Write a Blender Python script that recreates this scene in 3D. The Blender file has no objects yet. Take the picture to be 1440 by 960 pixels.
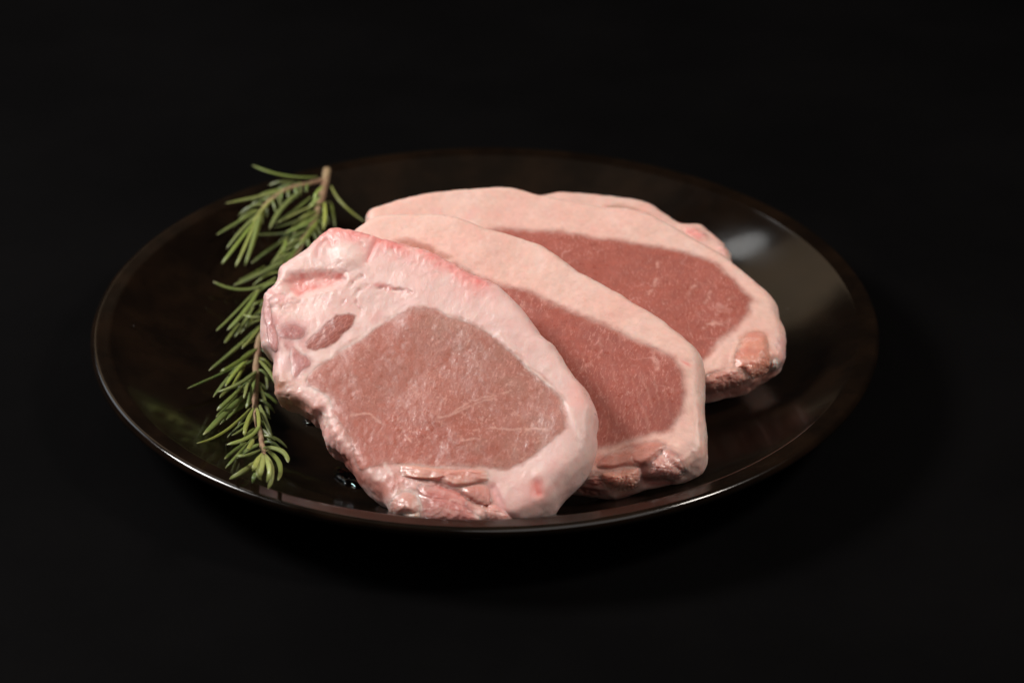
import bpy, math, json
import numpy as np

# measured shapes in millimetres: chop frames, outlines and tissue borders; rosemary stem and leaf curves
DATA = (
    '{"a":{"c":[-18.99,-72.02,39.26],"e1":[0.93969,-0.34202,0.0],"e2":[0.29005,0.7969,0.52992],"n":[-0.18124,-0.49796,0.84805],"a":0.3873,"b":-0.4808,"out":[[-47.05,45.4],[-50.99,40.17],[-52.62,35.85],[-55.83,32.24],[-59.28,2'
    '7.76],[-58.72,23.16],[-59.39,20.05],[-60.85,16.52],[-59.72,10.71],[-58.03,5.39],[-55.72,0.22],[-54.6,-1.7],[-49.74,-4.96],[-47.08,-12.71],[-43.09,-18.23],[-38.05,-19.0],[-31.32,-21.91],[-27.47,-23.1],[-24.91,-26.6],[-22.'
    '31,-30.23],[-16.41,-33.09],[-12.39,-35.65],[-4.33,-41.71],[3.09,-45.34],[6.24,-48.09],[11.57,-50.85],[18.51,-51.07],[29.32,-49.3],[39.53,-46.41],[47.8,-41.8],[52.71,-36.94],[55.11,-30.48],[58.39,-24.0],[60.24,-17.54],[60'
    '.26,-11.83],[58.99,-7.13],[58.14,-2.29],[54.57,2.66],[52.83,4.65],[48.03,8.47],[39.72,16.49],[35.52,18.89],[30.22,23.37],[24.05,28.8],[17.25,34.01],[13.07,35.63],[6.95,37.09],[0.65,39.03],[-5.66,41.12],[-13.49,42.91],[-2'
    '1.66,44.08],[-28.56,44.43],[-35.14,44.97],[-41.2,45.65]],"f":{"eye":[[-12.35,22.67],[-7.79,24.4],[-2.23,24.63],[1.39,22.88],[8.27,21.99],[14.96,19.97],[21.15,16.23],[27.12,13.04],[34.43,8.53],[42.13,4.16],[46.55,0.79],[4'
    '6.65,-1.74],[49.52,-7.92],[47.71,-12.21],[44.12,-17.42],[40.39,-22.09],[35.21,-25.4],[27.34,-26.77],[14.03,-29.28],[3.42,-30.67],[-2.94,-32.44],[-9.05,-35.04],[-12.1,-31.99],[-15.86,-26.94],[-20.78,-21.54],[-25.04,-18.1]'
    ',[-27.59,-13.74],[-31.36,-11.78],[-35.93,-10.52],[-37.51,-7.54],[-35.72,-3.88],[-32.16,0.7],[-29.08,5.2],[-25.22,8.96],[-21.34,14.19],[-17.26,18.91]],"oval":[[-41.66,4.05],[-40.34,7.66],[-37.73,12.1],[-34.94,16.03],[-31.'
    '26,17.42],[-28.75,16.95],[-28.6,12.77],[-30.61,9.58],[-31.63,6.58],[-34.69,3.47],[-37.81,2.02],[-40.61,2.58]],"mA":[[-52.52,5.83],[-51.23,8.79],[-47.56,10.3],[-43.87,9.5],[-42.48,7.24],[-43.53,4.91],[-46.88,4.02],[-50.38'
    ',4.29]],"mS":[[-60.69,16.15],[-59.34,17.26],[-56.06,11.92],[-52.66,6.93],[-50.2,2.36],[-50.04,-0.96],[-53.01,0.69],[-56.15,5.68],[-59.08,10.76]],"mB":[[-45.44,-1.38],[-45.78,2.45],[-42.78,1.37],[-39.7,0.03],[-37.17,-1.96'
    '],[-37.07,-3.71],[-38.82,-5.33],[-40.32,-8.38],[-42.48,-7.44]],"mC":[[-52.39,1.14],[-50.32,2.67],[-46.84,3.92],[-45.22,0.89],[-46.98,-0.02],[-50.01,-0.34]],"leftpink":[[-60.98,16.66],[-52.91,11.97],[-43.79,11.48],[-39.82'
    ',3.29],[-43.8,-3.06],[-36.87,-4.99],[-40.3,-8.43],[-49.64,-4.22],[-57.0,4.39]],"lowstrip":[[-1.27,-32.1],[11.12,-30.01],[29.05,-27.24],[33.43,-33.77],[40.26,-44.57],[27.68,-52.14],[9.15,-52.5],[1.26,-43.09]],"greyA":[[-2'
    '.58,20.99],[11.21,15.92],[24.33,9.22],[35.2,2.76]],"greyB":[[25.6,-21.28],[33.42,-19.65],[41.72,-12.9]],"recess":[[-55.35,27.5],[-46.39,30.65],[-38.19,31.35],[-36.95,29.29],[-39.65,26.48],[-44.2,24.47],[-50.35,21.0],[-53'
    '.41,22.13],[-56.56,24.97]],"lump":[[-44.89,39.91],[-43.16,42.57],[-37.81,42.4],[-34.51,38.96],[-34.38,35.52],[-37.95,33.69],[-42.17,35.2]],"slit":[[-35.03,26.79],[-34.11,28.68],[-31.91,31.4]],"slit2":[[-25.81,28.85],[-22'
    '.79,29.14],[-19.42,28.37],[-13.8,28.6]],"slit3":[[-34.28,20.12],[-32.45,23.87],[-29.15,27.92],[-27.1,28.03]],"slit4":[[-32.26,23.34],[-29.39,21.06],[-27.87,19.66]],"vfold":[[-48.91,36.25],[-49.57,39.62],[-47.54,42.92],[-'
    '45.08,40.46],[-44.16,42.38]],"redtop":[[-50.9,46.39],[-45.98,47.6],[-37.14,46.61],[-29.36,45.44],[-21.23,44.64],[-13.06,43.58],[-5.58,41.26],[1.38,38.72],[8.99,36.36]],"redtop2":[[-31.98,37.71],[-31.61,41.24],[-31.24,44.'
    '79],[-29.45,45.71]],"redspot":[[46.46,-28.54],[47.48,-31.06]],"redspotR":[[49.03,5.56],[50.98,2.22]],"redbit":[[-22.41,17.34],[-21.5,19.21]],"redbit2":[[-40.91,21.11],[-39.85,19.6]],"pinkL":[[-55.22,18.34],[-58.09,18.93]'
    ',[-60.47,19.62]],"eyerim":[[19.24,19.16],[23.19,16.09],[28.21,12.71],[34.43,8.53],[42.13,4.16],[49.12,-1.35],[49.09,-1.25],[52.12,-6.26],[53.85,-10.39]],"eyerim2":[[-1.69,24.52],[1.39,22.88],[8.27,21.99],[14.96,19.97],[1'
    '9.24,19.16]],"eyerimL":[[-17.26,18.91],[-21.34,14.19],[-25.22,8.96],[-28.58,5.24],[-32.34,1.22],[-36.5,-4.59],[-38.3,-8.25],[-37.2,-11.32],[-32.98,-11.57],[-28.43,-12.83],[-26.46,-16.23]],"sinew1":[[-49.15,2.34],[-45.74,'
    '-2.0],[-43.71,-5.48],[-42.83,-8.61]],"sinew2":[[-44.32,2.74],[-40.95,0.62],[-37.85,0.68],[-31.86,1.32]],"vein1":[[7.69,-7.4],[8.07,-10.19],[9.6,-12.44],[13.82,-10.73],[17.19,-8.04],[20.56,-5.35],[24.52,-2.84]],"vein2":[['
    '-3.12,-15.91],[-0.12,-19.28],[3.18,-22.0]],"vein3":[[21.46,-14.83],[25.23,-13.49],[31.13,-12.27],[36.03,-11.26],[41.89,-10.05],[46.18,-10.57]],"vein4":[[18.7,-19.35],[22.3,-17.47],[26.48,-17.45]],"vein5":[[40.74,-14.78],'
    '[44.59,-13.87]],"vein6":[[-3.41,-14.75],[-1.93,-17.66],[0.31,-19.87],[3.64,-22.36]],"vein7":[[-18.21,-17.24],[-13.65,-15.77],[-10.13,-17.2],[-7.73,-18.32]],"vein8":[[8.11,11.46],[9.98,13.48],[10.24,17.39]],"vein9":[[13.5'
    '8,-10.2],[17.27,-6.24],[22.22,-3.09],[28.25,-0.25]],"brown":[[-45.11,-12.37],[-43.93,-14.88],[-41.69,-16.06],[-41.92,-18.29]],"brown2":[[-37.11,-17.31],[-33.03,-18.65],[-31.0,-21.48]],"membrane":[[-29.15,-19.48],[-25.52,'
    '-22.51],[-22.05,-26.62],[-18.59,-30.7],[-15.51,-33.76]],"membwhite":[[-27.9,-18.69],[-25.1,-20.81],[-25.05,-22.42]],"membred":[[-15.85,-32.77],[-11.68,-36.12],[-7.87,-38.46]],"lowred":[[-6.38,-38.46],[-1.3,-36.72],[4.39,'
    '-36.84],[2.5,-40.54],[1.2,-44.1],[-1.55,-43.37]],"flapA":[[2.52,-31.14],[5.35,-30.1],[13.46,-29.13],[28.39,-26.83],[31.0,-28.5],[30.68,-30.77],[23.55,-34.49],[15.56,-33.97],[8.84,-34.27],[4.06,-34.17]],"flapB":[[10.02,-3'
    '6.25],[15.98,-35.26],[24.05,-36.04],[29.57,-40.34],[33.75,-43.8],[31.35,-45.95],[23.64,-47.61],[17.18,-48.45],[14.04,-43.66]],"flapC":[[23.55,-34.49],[26.62,-31.08],[31.49,-31.71],[34.23,-35.52],[39.36,-38.79],[44.13,-42'
    '.65],[38.07,-44.5],[32.63,-40.23],[27.79,-37.99]],"knob":[[3.6,-45.34],[3.86,-41.43],[6.12,-38.74],[10.38,-38.94],[13.04,-42.23],[13.57,-45.41],[10.33,-46.65],[6.02,-47.85]],"nub":[[7.66,-48.04],[9.01,-45.84],[13.23,-44.'
    '38],[14.72,-46.53],[14.27,-49.08],[8.91,-50.23]],"flapline":[[14.22,-31.47],[20.19,-30.49],[27.83,-28.33],[29.86,-28.18]],"flapline2":[[15.9,-35.0],[20.8,-35.62],[24.7,-36.45],[28.75,-37.78],[33.59,-38.39]],"fatlobe":[[3'
    '3.27,-32.43],[36.48,-36.13],[39.68,-39.81],[44.13,-42.65]],"whitetuft":[[-2.29,-31.03],[-0.42,-33.44],[0.92,-34.27]],"tuft2":[[30.21,-40.75],[31.83,-42.58],[33.83,-44.06]]}},"b":{"c":[10.12,-51.17,37.73],"e1":[0.96126,-0'
    '.27564,0.0],"e2":[0.24559,0.85649,0.45399],"n":[-0.12514,-0.4364,0.89101],"a":0.2905,"b":-0.6336,"out":[[-63.25,38.36],[-61.35,40.57],[-58.4,42.26],[-51.69,44.21],[-38.26,45.63],[-28.29,44.78],[-20.57,42.78],[-17.09,42.3'
    '6],[-8.69,41.18],[0.06,39.17],[8.95,33.8],[14.42,30.44],[23.51,26.59],[32.88,22.16],[42.76,17.42],[50.0,12.69],[54.41,9.53],[59.92,4.34],[62.66,-3.9],[65.16,-13.77],[67.87,-22.65],[69.26,-28.99],[68.61,-32.4],[65.83,-35.'
    '7],[61.87,-38.48],[52.28,-42.38],[46.08,-45.81],[40.49,-46.93],[32.08,-47.1],[16.44,-46.87],[-5.95,-40.8],[-28.33,-29.03],[-50.86,-11.02],[-63.81,6.71],[-67.37,23.75],[-66.32,33.12]],"f":{"eye":[[-28.24,29.43],[-18.45,25'
    '.11],[-13.05,24.01],[-0.59,22.99],[8.31,19.62],[16.03,16.7],[26.55,14.28],[39.49,9.37],[42.25,8.78],[50.51,5.28],[54.46,1.11],[57.4,-6.38],[58.06,-14.16],[56.14,-20.75],[49.09,-25.08],[42.61,-28.92],[35.41,-32.5],[22.41,'
    '-37.16],[-0.28,-30.4],[-22.69,-17.8],[-39.56,-0.91],[-42.69,18.85]],"sliver":[[-51.62,35.59],[-46.94,36.87],[-38.7,35.31],[-32.51,32.97],[-29.96,31.72],[-34.39,27.72],[-41.45,29.23],[-48.03,32.83]],"lowstrip":[[32.1,-49.'
    '53],[35.2,-34.47],[42.7,-29.3],[54.55,-25.69],[60.94,-30.74],[64.57,-38.48],[53.35,-44.25],[47.29,-49.47],[37.71,-50.8]],"flapA":[[35.42,-38.27],[38.24,-33.16],[44.62,-28.96],[51.91,-25.76],[55.44,-26.69],[55.37,-29.41],'
    '[51.4,-35.47],[44.55,-37.44],[38.88,-38.82]],"flapB":[[37.71,-40.93],[42.72,-38.14],[48.98,-36.51],[50.79,-40.15],[50.66,-43.97],[46.55,-46.21],[40.33,-45.04]],"flapC":[[51.73,-36.94],[52.5,-31.45],[55.68,-27.81],[60.79,'
    '-30.0],[63.64,-34.09],[63.31,-38.71],[57.61,-39.71],[53.02,-39.76]],"flapD":[[31.75,-48.07],[36.11,-41.22],[39.18,-42.96],[41.47,-47.11],[37.53,-50.07]],"memb1":[[53.15,-34.4],[56.98,-36.78],[60.15,-39.26]],"memb2":[[54.'
    '09,-29.63],[58.88,-33.4],[63.47,-36.4]],"memb3":[[47.6,-39.19],[49.74,-36.91],[50.96,-40.89]],"darkgap":[[50.29,-36.43],[51.91,-40.72],[54.77,-41.73],[60.46,-40.72]],"red1":[[55.18,4.05],[56.33,3.43]],"shiny":[[44.75,-41'
    '.22],[45.55,-41.84]],"lowfat":[[62.7,-26.59],[66.82,-30.48],[68.53,-35.51]],"vein1":[[5.5,16.77],[7.41,14.1]],"vein2":[[-1.9,16.16],[-1.34,18.95]],"vein3":[[14.54,2.29],[16.17,3.73]],"vein4":[[22.25,-5.13],[24.89,-1.79]]'
    '}},"c":{"c":[28.95,-1.63,31.76],"e1":[1.0,-0.0,0.0],"e2":[0.0,0.92718,0.37461],"n":[-0.0,-0.37461,0.92718],"a":-0.031,"b":-0.8292,"out":[[-70.96,32.43],[-66.51,35.26],[-56.72,39.29],[-46.18,41.92],[-34.17,43.11],[-21.62,'
    '43.77],[-16.86,42.92],[-8.31,40.23],[2.31,37.85],[12.75,35.21],[21.2,33.11],[29.9,29.26],[39.24,22.63],[46.25,17.57],[52.58,12.78],[57.94,6.33],[64.82,-0.96],[69.35,-7.91],[70.27,-14.87],[71.8,-19.77],[71.69,-26.14],[69.'
    '92,-32.07],[64.9,-36.13],[57.71,-40.65],[51.2,-42.67],[44.34,-43.81],[30.22,-43.02],[12.21,-38.46],[-8.69,-25.39],[-30.33,-10.27],[-50.03,5.18],[-62.82,17.56],[-69.65,24.93]],"f":{"eye":[[-35.96,26.07],[-28.02,28.05],[-2'
    '1.04,28.71],[-12.84,28.09],[-1.68,27.22],[8.11,24.62],[17.91,23.32],[30.89,20.29],[41.23,17.72],[50.14,13.44],[55.0,7.49],[59.14,0.77],[62.05,-4.24],[59.09,-10.85],[54.98,-15.76],[48.24,-23.07],[44.17,-28.69],[37.26,-33.'
    '74],[23.0,-33.74],[6.54,-24.65],[-10.13,-12.33],[-27.13,3.41],[-37.08,16.27]],"lowstrip":[[42.83,-36.86],[53.8,-26.29],[57.81,-17.36],[64.89,-16.46],[66.99,-27.18],[68.48,-35.98],[59.69,-43.8],[51.25,-47.25],[43.32,-48.1'
    '1]],"flapA":[[53.75,-27.18],[57.01,-19.15],[61.38,-16.46],[65.48,-18.26],[66.35,-26.29],[66.23,-33.35],[60.76,-37.73],[56.87,-33.35],[54.15,-32.48]],"flapB":[[43.91,-35.98],[48.57,-32.91],[53.48,-32.04],[57.46,-35.11],[5'
    '8.63,-38.6],[52.22,-42.07],[45.25,-43.8],[43.23,-42.94]],"memb1":[[44.3,-35.11],[47.16,-33.35],[52.02,-33.35],[53.75,-27.18],[56.1,-22.73]],"memb2":[[48.41,-35.98],[53.35,-34.23],[57.59,-32.91],[58.74,-36.86]],"nub":[[66'
    '.11,-29.83],[68.29,-28.51],[69.5,-31.16],[68.63,-33.79],[66.2,-33.79]],"sidepurple":[[70.14,-21.84],[70.82,-27.18],[69.69,-33.35]],"lowred":[[45.2,-44.67],[52.81,-43.8],[60.59,-40.34],[66.4,-35.98]],"vein1":[[26.24,-0.91'
    '],[28.29,2.44],[29.76,7.49],[30.63,13.44]],"vein2":[[46.01,-4.24],[47.55,0.77],[50.39,5.81]],"vein3":[[48.24,-10.85],[51.65,-6.72],[55.73,-2.57]],"vein4":[[39.67,-2.57],[41.83,2.44],[43.16,3.28]],"vein5":[[44.8,-15.76],['
    '48.11,-13.31],[50.61,-14.13]],"vein6":[[0.18,20.29],[0.92,25.48]],"pink1":[[-46.55,37.89],[-44.83,34.91]],"pink2":[[-35.9,32.69],[-32.6,36.4]]}},"d":{"c":[44.26,20.3,26.64],"e1":[1.0,-0.0,0.0],"e2":[0.0,0.93969,0.34202],'
    '"n":[-0.0,-0.34202,0.93969],"a":-0.0556,"b":-0.9024,"out":[[-24.01,33.99],[-11.66,35.19],[3.61,33.39],[9.31,32.91],[14.46,31.02],[20.96,26.38],[26.6,21.72],[32.69,20.94],[35.25,18.9],[38.14,15.05],[39.85,10.15],[42.31,-4'
    '.29],[36.23,-23.43],[22.23,-34.57],[4.46,-35.57],[-16.37,-25.43],[-36.4,-3.66],[-41.88,17.8],[-35.9,29.9]],"f":{"ridge":[[-0.9,31.85],[3.85,32.32],[10.54,29.99],[15.82,26.74]],"pink":[[28.34,20.75],[31.6,18.92]],"pink2":'
    '[[38.61,12.54],[39.84,10.73]]}},"stem":[[-62.09,111.77,24.37],[-62.57,105.37,21.99],[-63.78,93.54,19.01],[-66.05,78.66,16.55],[-69.74,63.27,14.9],[-73.17,46.48,13.38],[-75.83,28.73,12.7],[-77.78,13.29,12.54],[-78.48,-0.9'
    '7,12.53],[-78.23,-14.44,12.6],[-77.31,-27.48,11.79],[-76.37,-40.04,12.29],[-74.86,-53.18,13.35],[-72.17,-66.56,15.03],[-69.69,-81.99,18.47],[-68.76,-88.66,20.54]],"br":[[-62.88,106.15,22.52],[-67.58,100.37,24.1],[-72.27,'
    '94.99,25.2],[-76.22,90.83,25.73],[-80.58,84.98,25.01],[-83.84,79.1,24.05],[-85.7,75.26,22.41]],"br2":[[-63.78,93.54,19.01],[-64.25,84.71,18.89],[-66.23,74.4,17.51],[-68.92,67.18,16.44]],"leaves":[[[[-65.41,104.54,24.5],['
    '-77.11,96.89,28.77],[-89.71,102.78,30.29]],1.11,0.45],[[[-75.72,91.35,25.77],[-84.23,84.76,26.31],[-97.53,77.91,26.42]],0.99,0.4],[[[-85.74,76.54,23.85],[-92.08,68.12,23.63],[-99.19,60.13,22.39]],0.99,0.3],[[[-85.16,75.7'
    ',23.38],[-90.15,63.99,22.78],[-95.18,54.98,19.47]],0.99,0.45],[[[-85.38,72.27,23.32],[-90.91,53.03,22.52],[-95.93,44.24,18.64]],1.11,0.6],[[[-85.82,68.55,23.41],[-88.12,53.13,21.59],[-91.18,44.87,17.15]],0.99,0.65],[[[-8'
    '4.39,73.61,24.42],[-85.96,54.83,21.3],[-88.04,46.64,16.51]],1.11,0.7],[[[-83.42,77.47,24.27],[-85.05,61.92,21.48],[-87.51,49.47,16.78]],1.11,0.5],[[[-80.44,83.62,25.39],[-84.44,74.29,24.67],[-87.43,65.33,22.1]],1.11,0.75'
    '],[[[-70.5,92.62,24.56],[-76.72,79.64,23.79],[-80.81,69.45,20.02]],1.36,0.4],[[[-67.03,91.82,22.26],[-72.28,82.63,21.42],[-79.23,75.26,19.15]],0.99,0.3],[[[-60.28,93.82,19.18],[-67.7,82.5,22.07],[-77.88,75.26,19.75]],1.1'
    '1,0.45],[[[-63.83,82.8,19.25],[-68.46,73.52,19.74],[-74.86,70.11,18.5]],1.11,0.5],[[[-60.01,103.21,21.22],[-55.03,91.91,19.22],[-46.56,86.99,14.15]],0.86,0.5],[[[-61.81,89.54,20.98],[-60.99,80.72,19.98],[-61.52,74.86,16.'
    '68]],1.11,0.85],[[[-59.74,93.64,18.96],[-58.59,87.53,17.49],[-57.61,82.77,13.88]],0.99,0.3],[[[-67.85,85.97,18.26],[-72.77,80.02,17.65],[-80.0,76.75,16.92]],1.11,0.3],[[[-74.29,71.17,15.59],[-81.03,62.88,14.51],[-86.54,5'
    '6.09,12.73]],1.11,0.12],[[[-74.19,64.94,18.17],[-75.74,54.86,17.78],[-78.95,51.32,14.93]],1.23,0.4],[[[-74.35,61.21,19.5],[-73.99,56.83,19.69],[-74.89,53.86,17.42]],0.99,0.55],[[[-74.87,52.39,15.25],[-84.08,42.05,14.85],'
    '[-91.04,36.51,14.02]],1.23,0.3],[[[-76.53,43.37,13.56],[-86.71,33.91,13.67],[-98.2,35.21,16.17]],1.11,0.3],[[[-81.76,54.98,12.13],[-85.63,48.84,12.13],[-90.15,44.46,11.81]],0.86,0.12],[[[-73.31,75.49,15.47],[-79.65,72.39'
    ',16.45],[-86.57,70.29,17.22]],1.11,0.2],[[[-82.57,35.75,12.97],[-88.94,17.49,13.08],[-94.37,6.5,12.03]],0.99,0.35],[[[-81.66,32.26,14.56],[-84.64,13.81,16.25],[-89.98,3.57,13.96]],1.36,0.5],[[[-82.27,27.76,14.39],[-83.61'
    ',16.07,16.15],[-86.36,9.93,14.4]],0.99,0.55],[[[-82.97,23.19,12.26],[-85.09,8.98,13.21],[-87.56,2.86,11.51]],1.11,0.4],[[[-86.99,14.19,10.6],[-89.17,6.08,10.84],[-90.94,1.19,10.18]],1.11,0.25],[[[-77.66,8.63,16.54],[-81.'
    '33,5.97,17.73],[-84.87,9.01,17.18]],0.99,0.6],[[[-79.36,10.86,11.6],[-85.52,-4.91,12.22],[-93.98,-20.23,11.46]],1.6,0.2],[[[-78.46,-8.72,13.54],[-84.76,-22.97,15.56],[-89.29,-26.2,14.66]],1.23,0.5],[[[-81.64,-12.86,10.84'
    '],[-89.84,-22.74,11.53],[-98.98,-37.73,14.78]],1.11,0.25],[[[-82.84,-14.89,12.01],[-86.38,-27.31,13.08],[-90.2,-40.81,13.31]],1.11,0.4],[[[-81.08,-17.09,13.84],[-83.78,-27.91,15.65],[-86.54,-36.45,14.85]],1.23,0.8],[[[-8'
    '1.96,-18.51,12.98],[-83.03,-27.0,13.45],[-84.84,-35.34,13.37]],1.11,0.6],[[[-77.48,-24.61,13.73],[-81.9,-38.83,17.09],[-88.7,-42.23,16.08]],1.23,0.5],[[[-81.11,-34.35,13.62],[-83.45,-48.92,17.6],[-87.28,-55.23,16.77]],1.'
    '6,0.45],[[[-82.99,-36.11,11.06],[-85.42,-46.25,12.72],[-87.79,-54.3,13.76]],1.11,0.2],[[[-84.75,-32.23,12.08],[-86.18,-38.13,13.92],[-87.9,-42.16,13.84]],0.99,0.4],[[[-80.0,-38.94,12.74],[-84.03,-53.64,15.54],[-89.29,-75'
    '.17,19.81]],1.73,0.35],[[[-77.0,-49.81,14.32],[-82.48,-76.38,21.62],[-88.81,-92.9,27.64]],1.23,0.4],[[[-79.11,-34.39,15.3],[-78.75,-44.08,18.0],[-79.01,-48.92,17.6]],0.99,0.65],[[[-77.44,-30.11,13.89],[-77.41,-44.6,15.85'
    '],[-78.33,-50.36,14.65]],1.23,0.5],[[[-76.97,-17.1,13.57],[-72.71,-26.4,14.49],[-69.19,-34.62,13.49]],1.11,0.55],[[[-74.92,-20.02,10.5],[-73.96,-25.36,10.54],[-73.38,-29.84,9.56]],0.86,0.4],[[[-76.48,-28.81,11.73],[-73.2'
    '8,-40.35,11.93],[-70.94,-49.04,10.29]],1.11,0.25],[[[-74.04,-48.63,14.7],[-70.24,-63.76,17.09],[-68.07,-70.86,16.07]],1.23,0.55],[[[-75.79,-52.06,15.4],[-76.18,-67.85,19.32],[-76.26,-74.31,19.01]],1.36,0.7],[[[-74.24,-55'
    '.07,17.49],[-72.08,-68.82,21.52],[-71.46,-77.52,22.59]],1.11,0.75],[[[-71.85,-71.64,21.1],[-72.84,-90.57,28.54],[-79.03,-96.72,29.5]],1.36,0.65],[[[-76.09,-73.18,15.64],[-78.26,-85.37,20.32],[-80.27,-94.75,23.07]],1.11,0'
    '.15],[[[-75.0,-80.07,19.39],[-75.6,-100.94,28.27],[-78.35,-108.24,28.25]],0.99,0.35],[[[-69.96,-90.83,23.74],[-71.81,-108.16,32.82],[-75.25,-106.78,31.95]],1.36,0.55],[[[-72.97,-79.42,20.58],[-72.54,-90.75,25.52],[-73.05'
    ',-94.4,26.24]],1.23,0.65],[[[-69.81,-100.83,26.13],[-71.95,-112.64,30.29],[-76.43,-114.29,28.28]],1.36,0.5],[[[-69.0,-85.5,21.45],[-62.77,-91.7,24.02],[-60.21,-98.56,24.17]],1.36,0.6],[[[-66.13,-106.8,31.96],[-63.17,-117'
    '.74,33.29],[-63.94,-122.89,30.27]],1.36,0.75],[[[-65.72,-112.18,34.84],[-63.33,-121.59,36.26],[-64.12,-123.98,33.25]],1.23,0.8],[[[-67.18,-105.13,31.42],[-67.66,-118.43,36.26],[-68.24,-120.11,34.3]],1.36,0.8],[[[-66.23,-'
    '111.32,34.81],[-65.74,-120.81,36.26],[-66.51,-122.79,34.25]],1.23,0.7],[[[-68.63,-104.01,26.33],[-68.87,-113.85,29.27],[-69.51,-115.1,27.27]],1.11,0.4],[[[-68.02,-84.78,19.95],[-62.74,-99.76,24.41],[-61.77,-114.48,27.89]'
    '],1.23,0.35],[[[-71.36,-65.51,14.65],[-68.8,-70.77,15.21],[-67.6,-72.51,13.34]],0.86,0.2],[[[-69.27,-93.63,23.67],[-67.93,-113.69,31.21],[-66.43,-117.02,29.27]],1.11,0.5],[[[-62.3,98.26,23.62],[-64.51,91.66,24.43],[-65.7'
    '6,88.75,21.67]],0.99,0.8],[[[-63.03,92.32,22.31],[-65.77,85.63,22.61],[-67.57,83.47,20.4]],1.11,0.85],[[[-63.81,78.52,19.0],[-65.5,68.88,19.12],[-68.8,62.3,16.58]],1.23,0.55],[[[-65.11,74.49,19.25],[-66.97,64.0,19.54],[-'
    '70.92,59.1,16.47]],1.11,0.35],[[[-67.5,69.59,16.69],[-70.67,59.21,16.41],[-74.07,51.47,13.97]],1.23,0.4],[[[-63.8,86.3,19.3],[-68.11,79.25,19.23],[-72.34,70.73,17.0]],1.11,0.3],[[[-66.52,77.76,16.41],[-70.46,73.45,16.21]'
    ',[-76.16,71.04,15.06]],1.11,0.25],[[[-71.01,62.9,15.09],[-74.85,54.86,14.55],[-81.3,50.45,13.34]],1.11,0.25],[[[-77.13,26.07,12.7],[-80.94,17.91,12.85],[-84.51,9.62,11.14]],1.11,0.3],[[[-77.73,10.5,13.51],[-80.34,1.06,13'
    '.66],[-84.18,-6.11,12.05]],1.11,0.35],[[[-77.55,-21.77,12.64],[-78.7,-31.89,14.1],[-80.88,-39.06,13.92]],0.99,0.5],[[[-76.56,-38.01,12.19],[-80.4,-44.82,12.41],[-84.56,-54.54,12.82]],1.11,0.25],[[[-75.13,-50.45,13.06],[-'
    '77.53,-61.34,14.25],[-81.32,-67.18,14.6]],0.99,0.3]],"jx":[[-59.48,-45.36,4.45],[-41.8,-76.75,5.49],[-36.98,-89.13,7.55],[-34.68,-108.28,14.27],[50.38,-95.28,11.55],[79.31,-30.89,5.15],[108.17,56.03,18.64],[6.83,-134.52,'
    '23.25],[-92.28,64.49,13.68],[-97.95,77.37,20.47],[-118.9,-53.27,22.9]],"cam":{"pos":[9.15,-731.73,425.42],"elev":29.5005}}'
)

scene = bpy.context.scene
MM = 0.001
D = json.loads(DATA)

# ------------------------------------------------------------------ camera, world, lights, exposure
cam_data = bpy.data.cameras.new('camera')
cam = bpy.data.objects.new('camera', cam_data)
scene.collection.objects.link(cam)
cam.location = [v * MM for v in D['cam']['pos']]
cam.rotation_euler = (math.radians(90 - D['cam']['elev']), 0, 0)
cam_data.lens = 85
cam_data.sensor_width = 36
cam_data.clip_start = 0.01
cam_data.clip_end = 50
cam_data.dof.use_dof = True
cam_data.dof.focus_distance = 0.765
cam_data.dof.aperture_fstop = 9.5
scene.camera = cam

world = bpy.data.worlds.new('World')
scene.world = world
world.use_nodes = True
bg = world.node_tree.nodes['Background']
bg.inputs[0].default_value = (0.9, 0.95, 1.0, 1)
bg.inputs[1].default_value = 0.006

def area(name, direction, dist, size, power, color, target=(0, -0.02, 0.03), size_y=None):
    l = bpy.data.lights.new(name, 'AREA')
    l.energy = power
    l.color = color
    l.shape = 'ELLIPSE' if size_y else 'DISK'
    l.size = size
    if size_y: l.size_y = size_y
    o = bpy.data.objects.new(name, l)
    scene.collection.objects.link(o)
    d = np.array(direction, float); d /= np.linalg.norm(d)
    p = np.array(target) + d * dist
    o.location = p
    from mathutils import Vector
    o.rotation_euler = Vector(d).to_track_quat('Z', 'Y').to_euler()
    return o

area('key_softbox', (-0.72, 0.12, 0.68), 0.95, 0.28, 9.3, (1.0, 0.97, 0.945))
area('side_lamp', (0.63, -0.16, 0.76), 0.95, 0.17, 4.4, (1.0, 0.92, 0.84))
area('front_fill', (0.30, -0.58, 0.75), 1.80, 1.50, 5.8, (1.0, 0.94, 0.90))  # added fill lamp, brightens the front and lower right sides of the chops
area('window_behind', (-0.434, 0.965, 0.74), 1.29, 0.60, 0.32, (1.0, 0.74, 0.48), size_y=0.40)
area('small_lamp_behind', (-0.31, 0.63, 0.73), 1.00, 0.15, 0.10, (0.98, 0.98, 0.96), size_y=0.08)
area('lip_highlight_lamp', (-0.64, 0.55, 0.50), 1.30, 0.55, 0.9, (0.86, 0.93, 1.0), size_y=0.40)  # added dim cool lamp, lengthens the highlight on the left plate lip
area('ceiling_bounce', (0.0, 0.05, 1.0), 1.60, 1.6, 0.6, (1.0, 0.82, 0.62))

scene.view_settings.view_transform = 'Standard'
scene.view_settings.look = 'None'
scene.view_settings.exposure = 0.0
scene.view_settings.gamma = 1.0
scene.view_settings.use_curve_mapping = False

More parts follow.
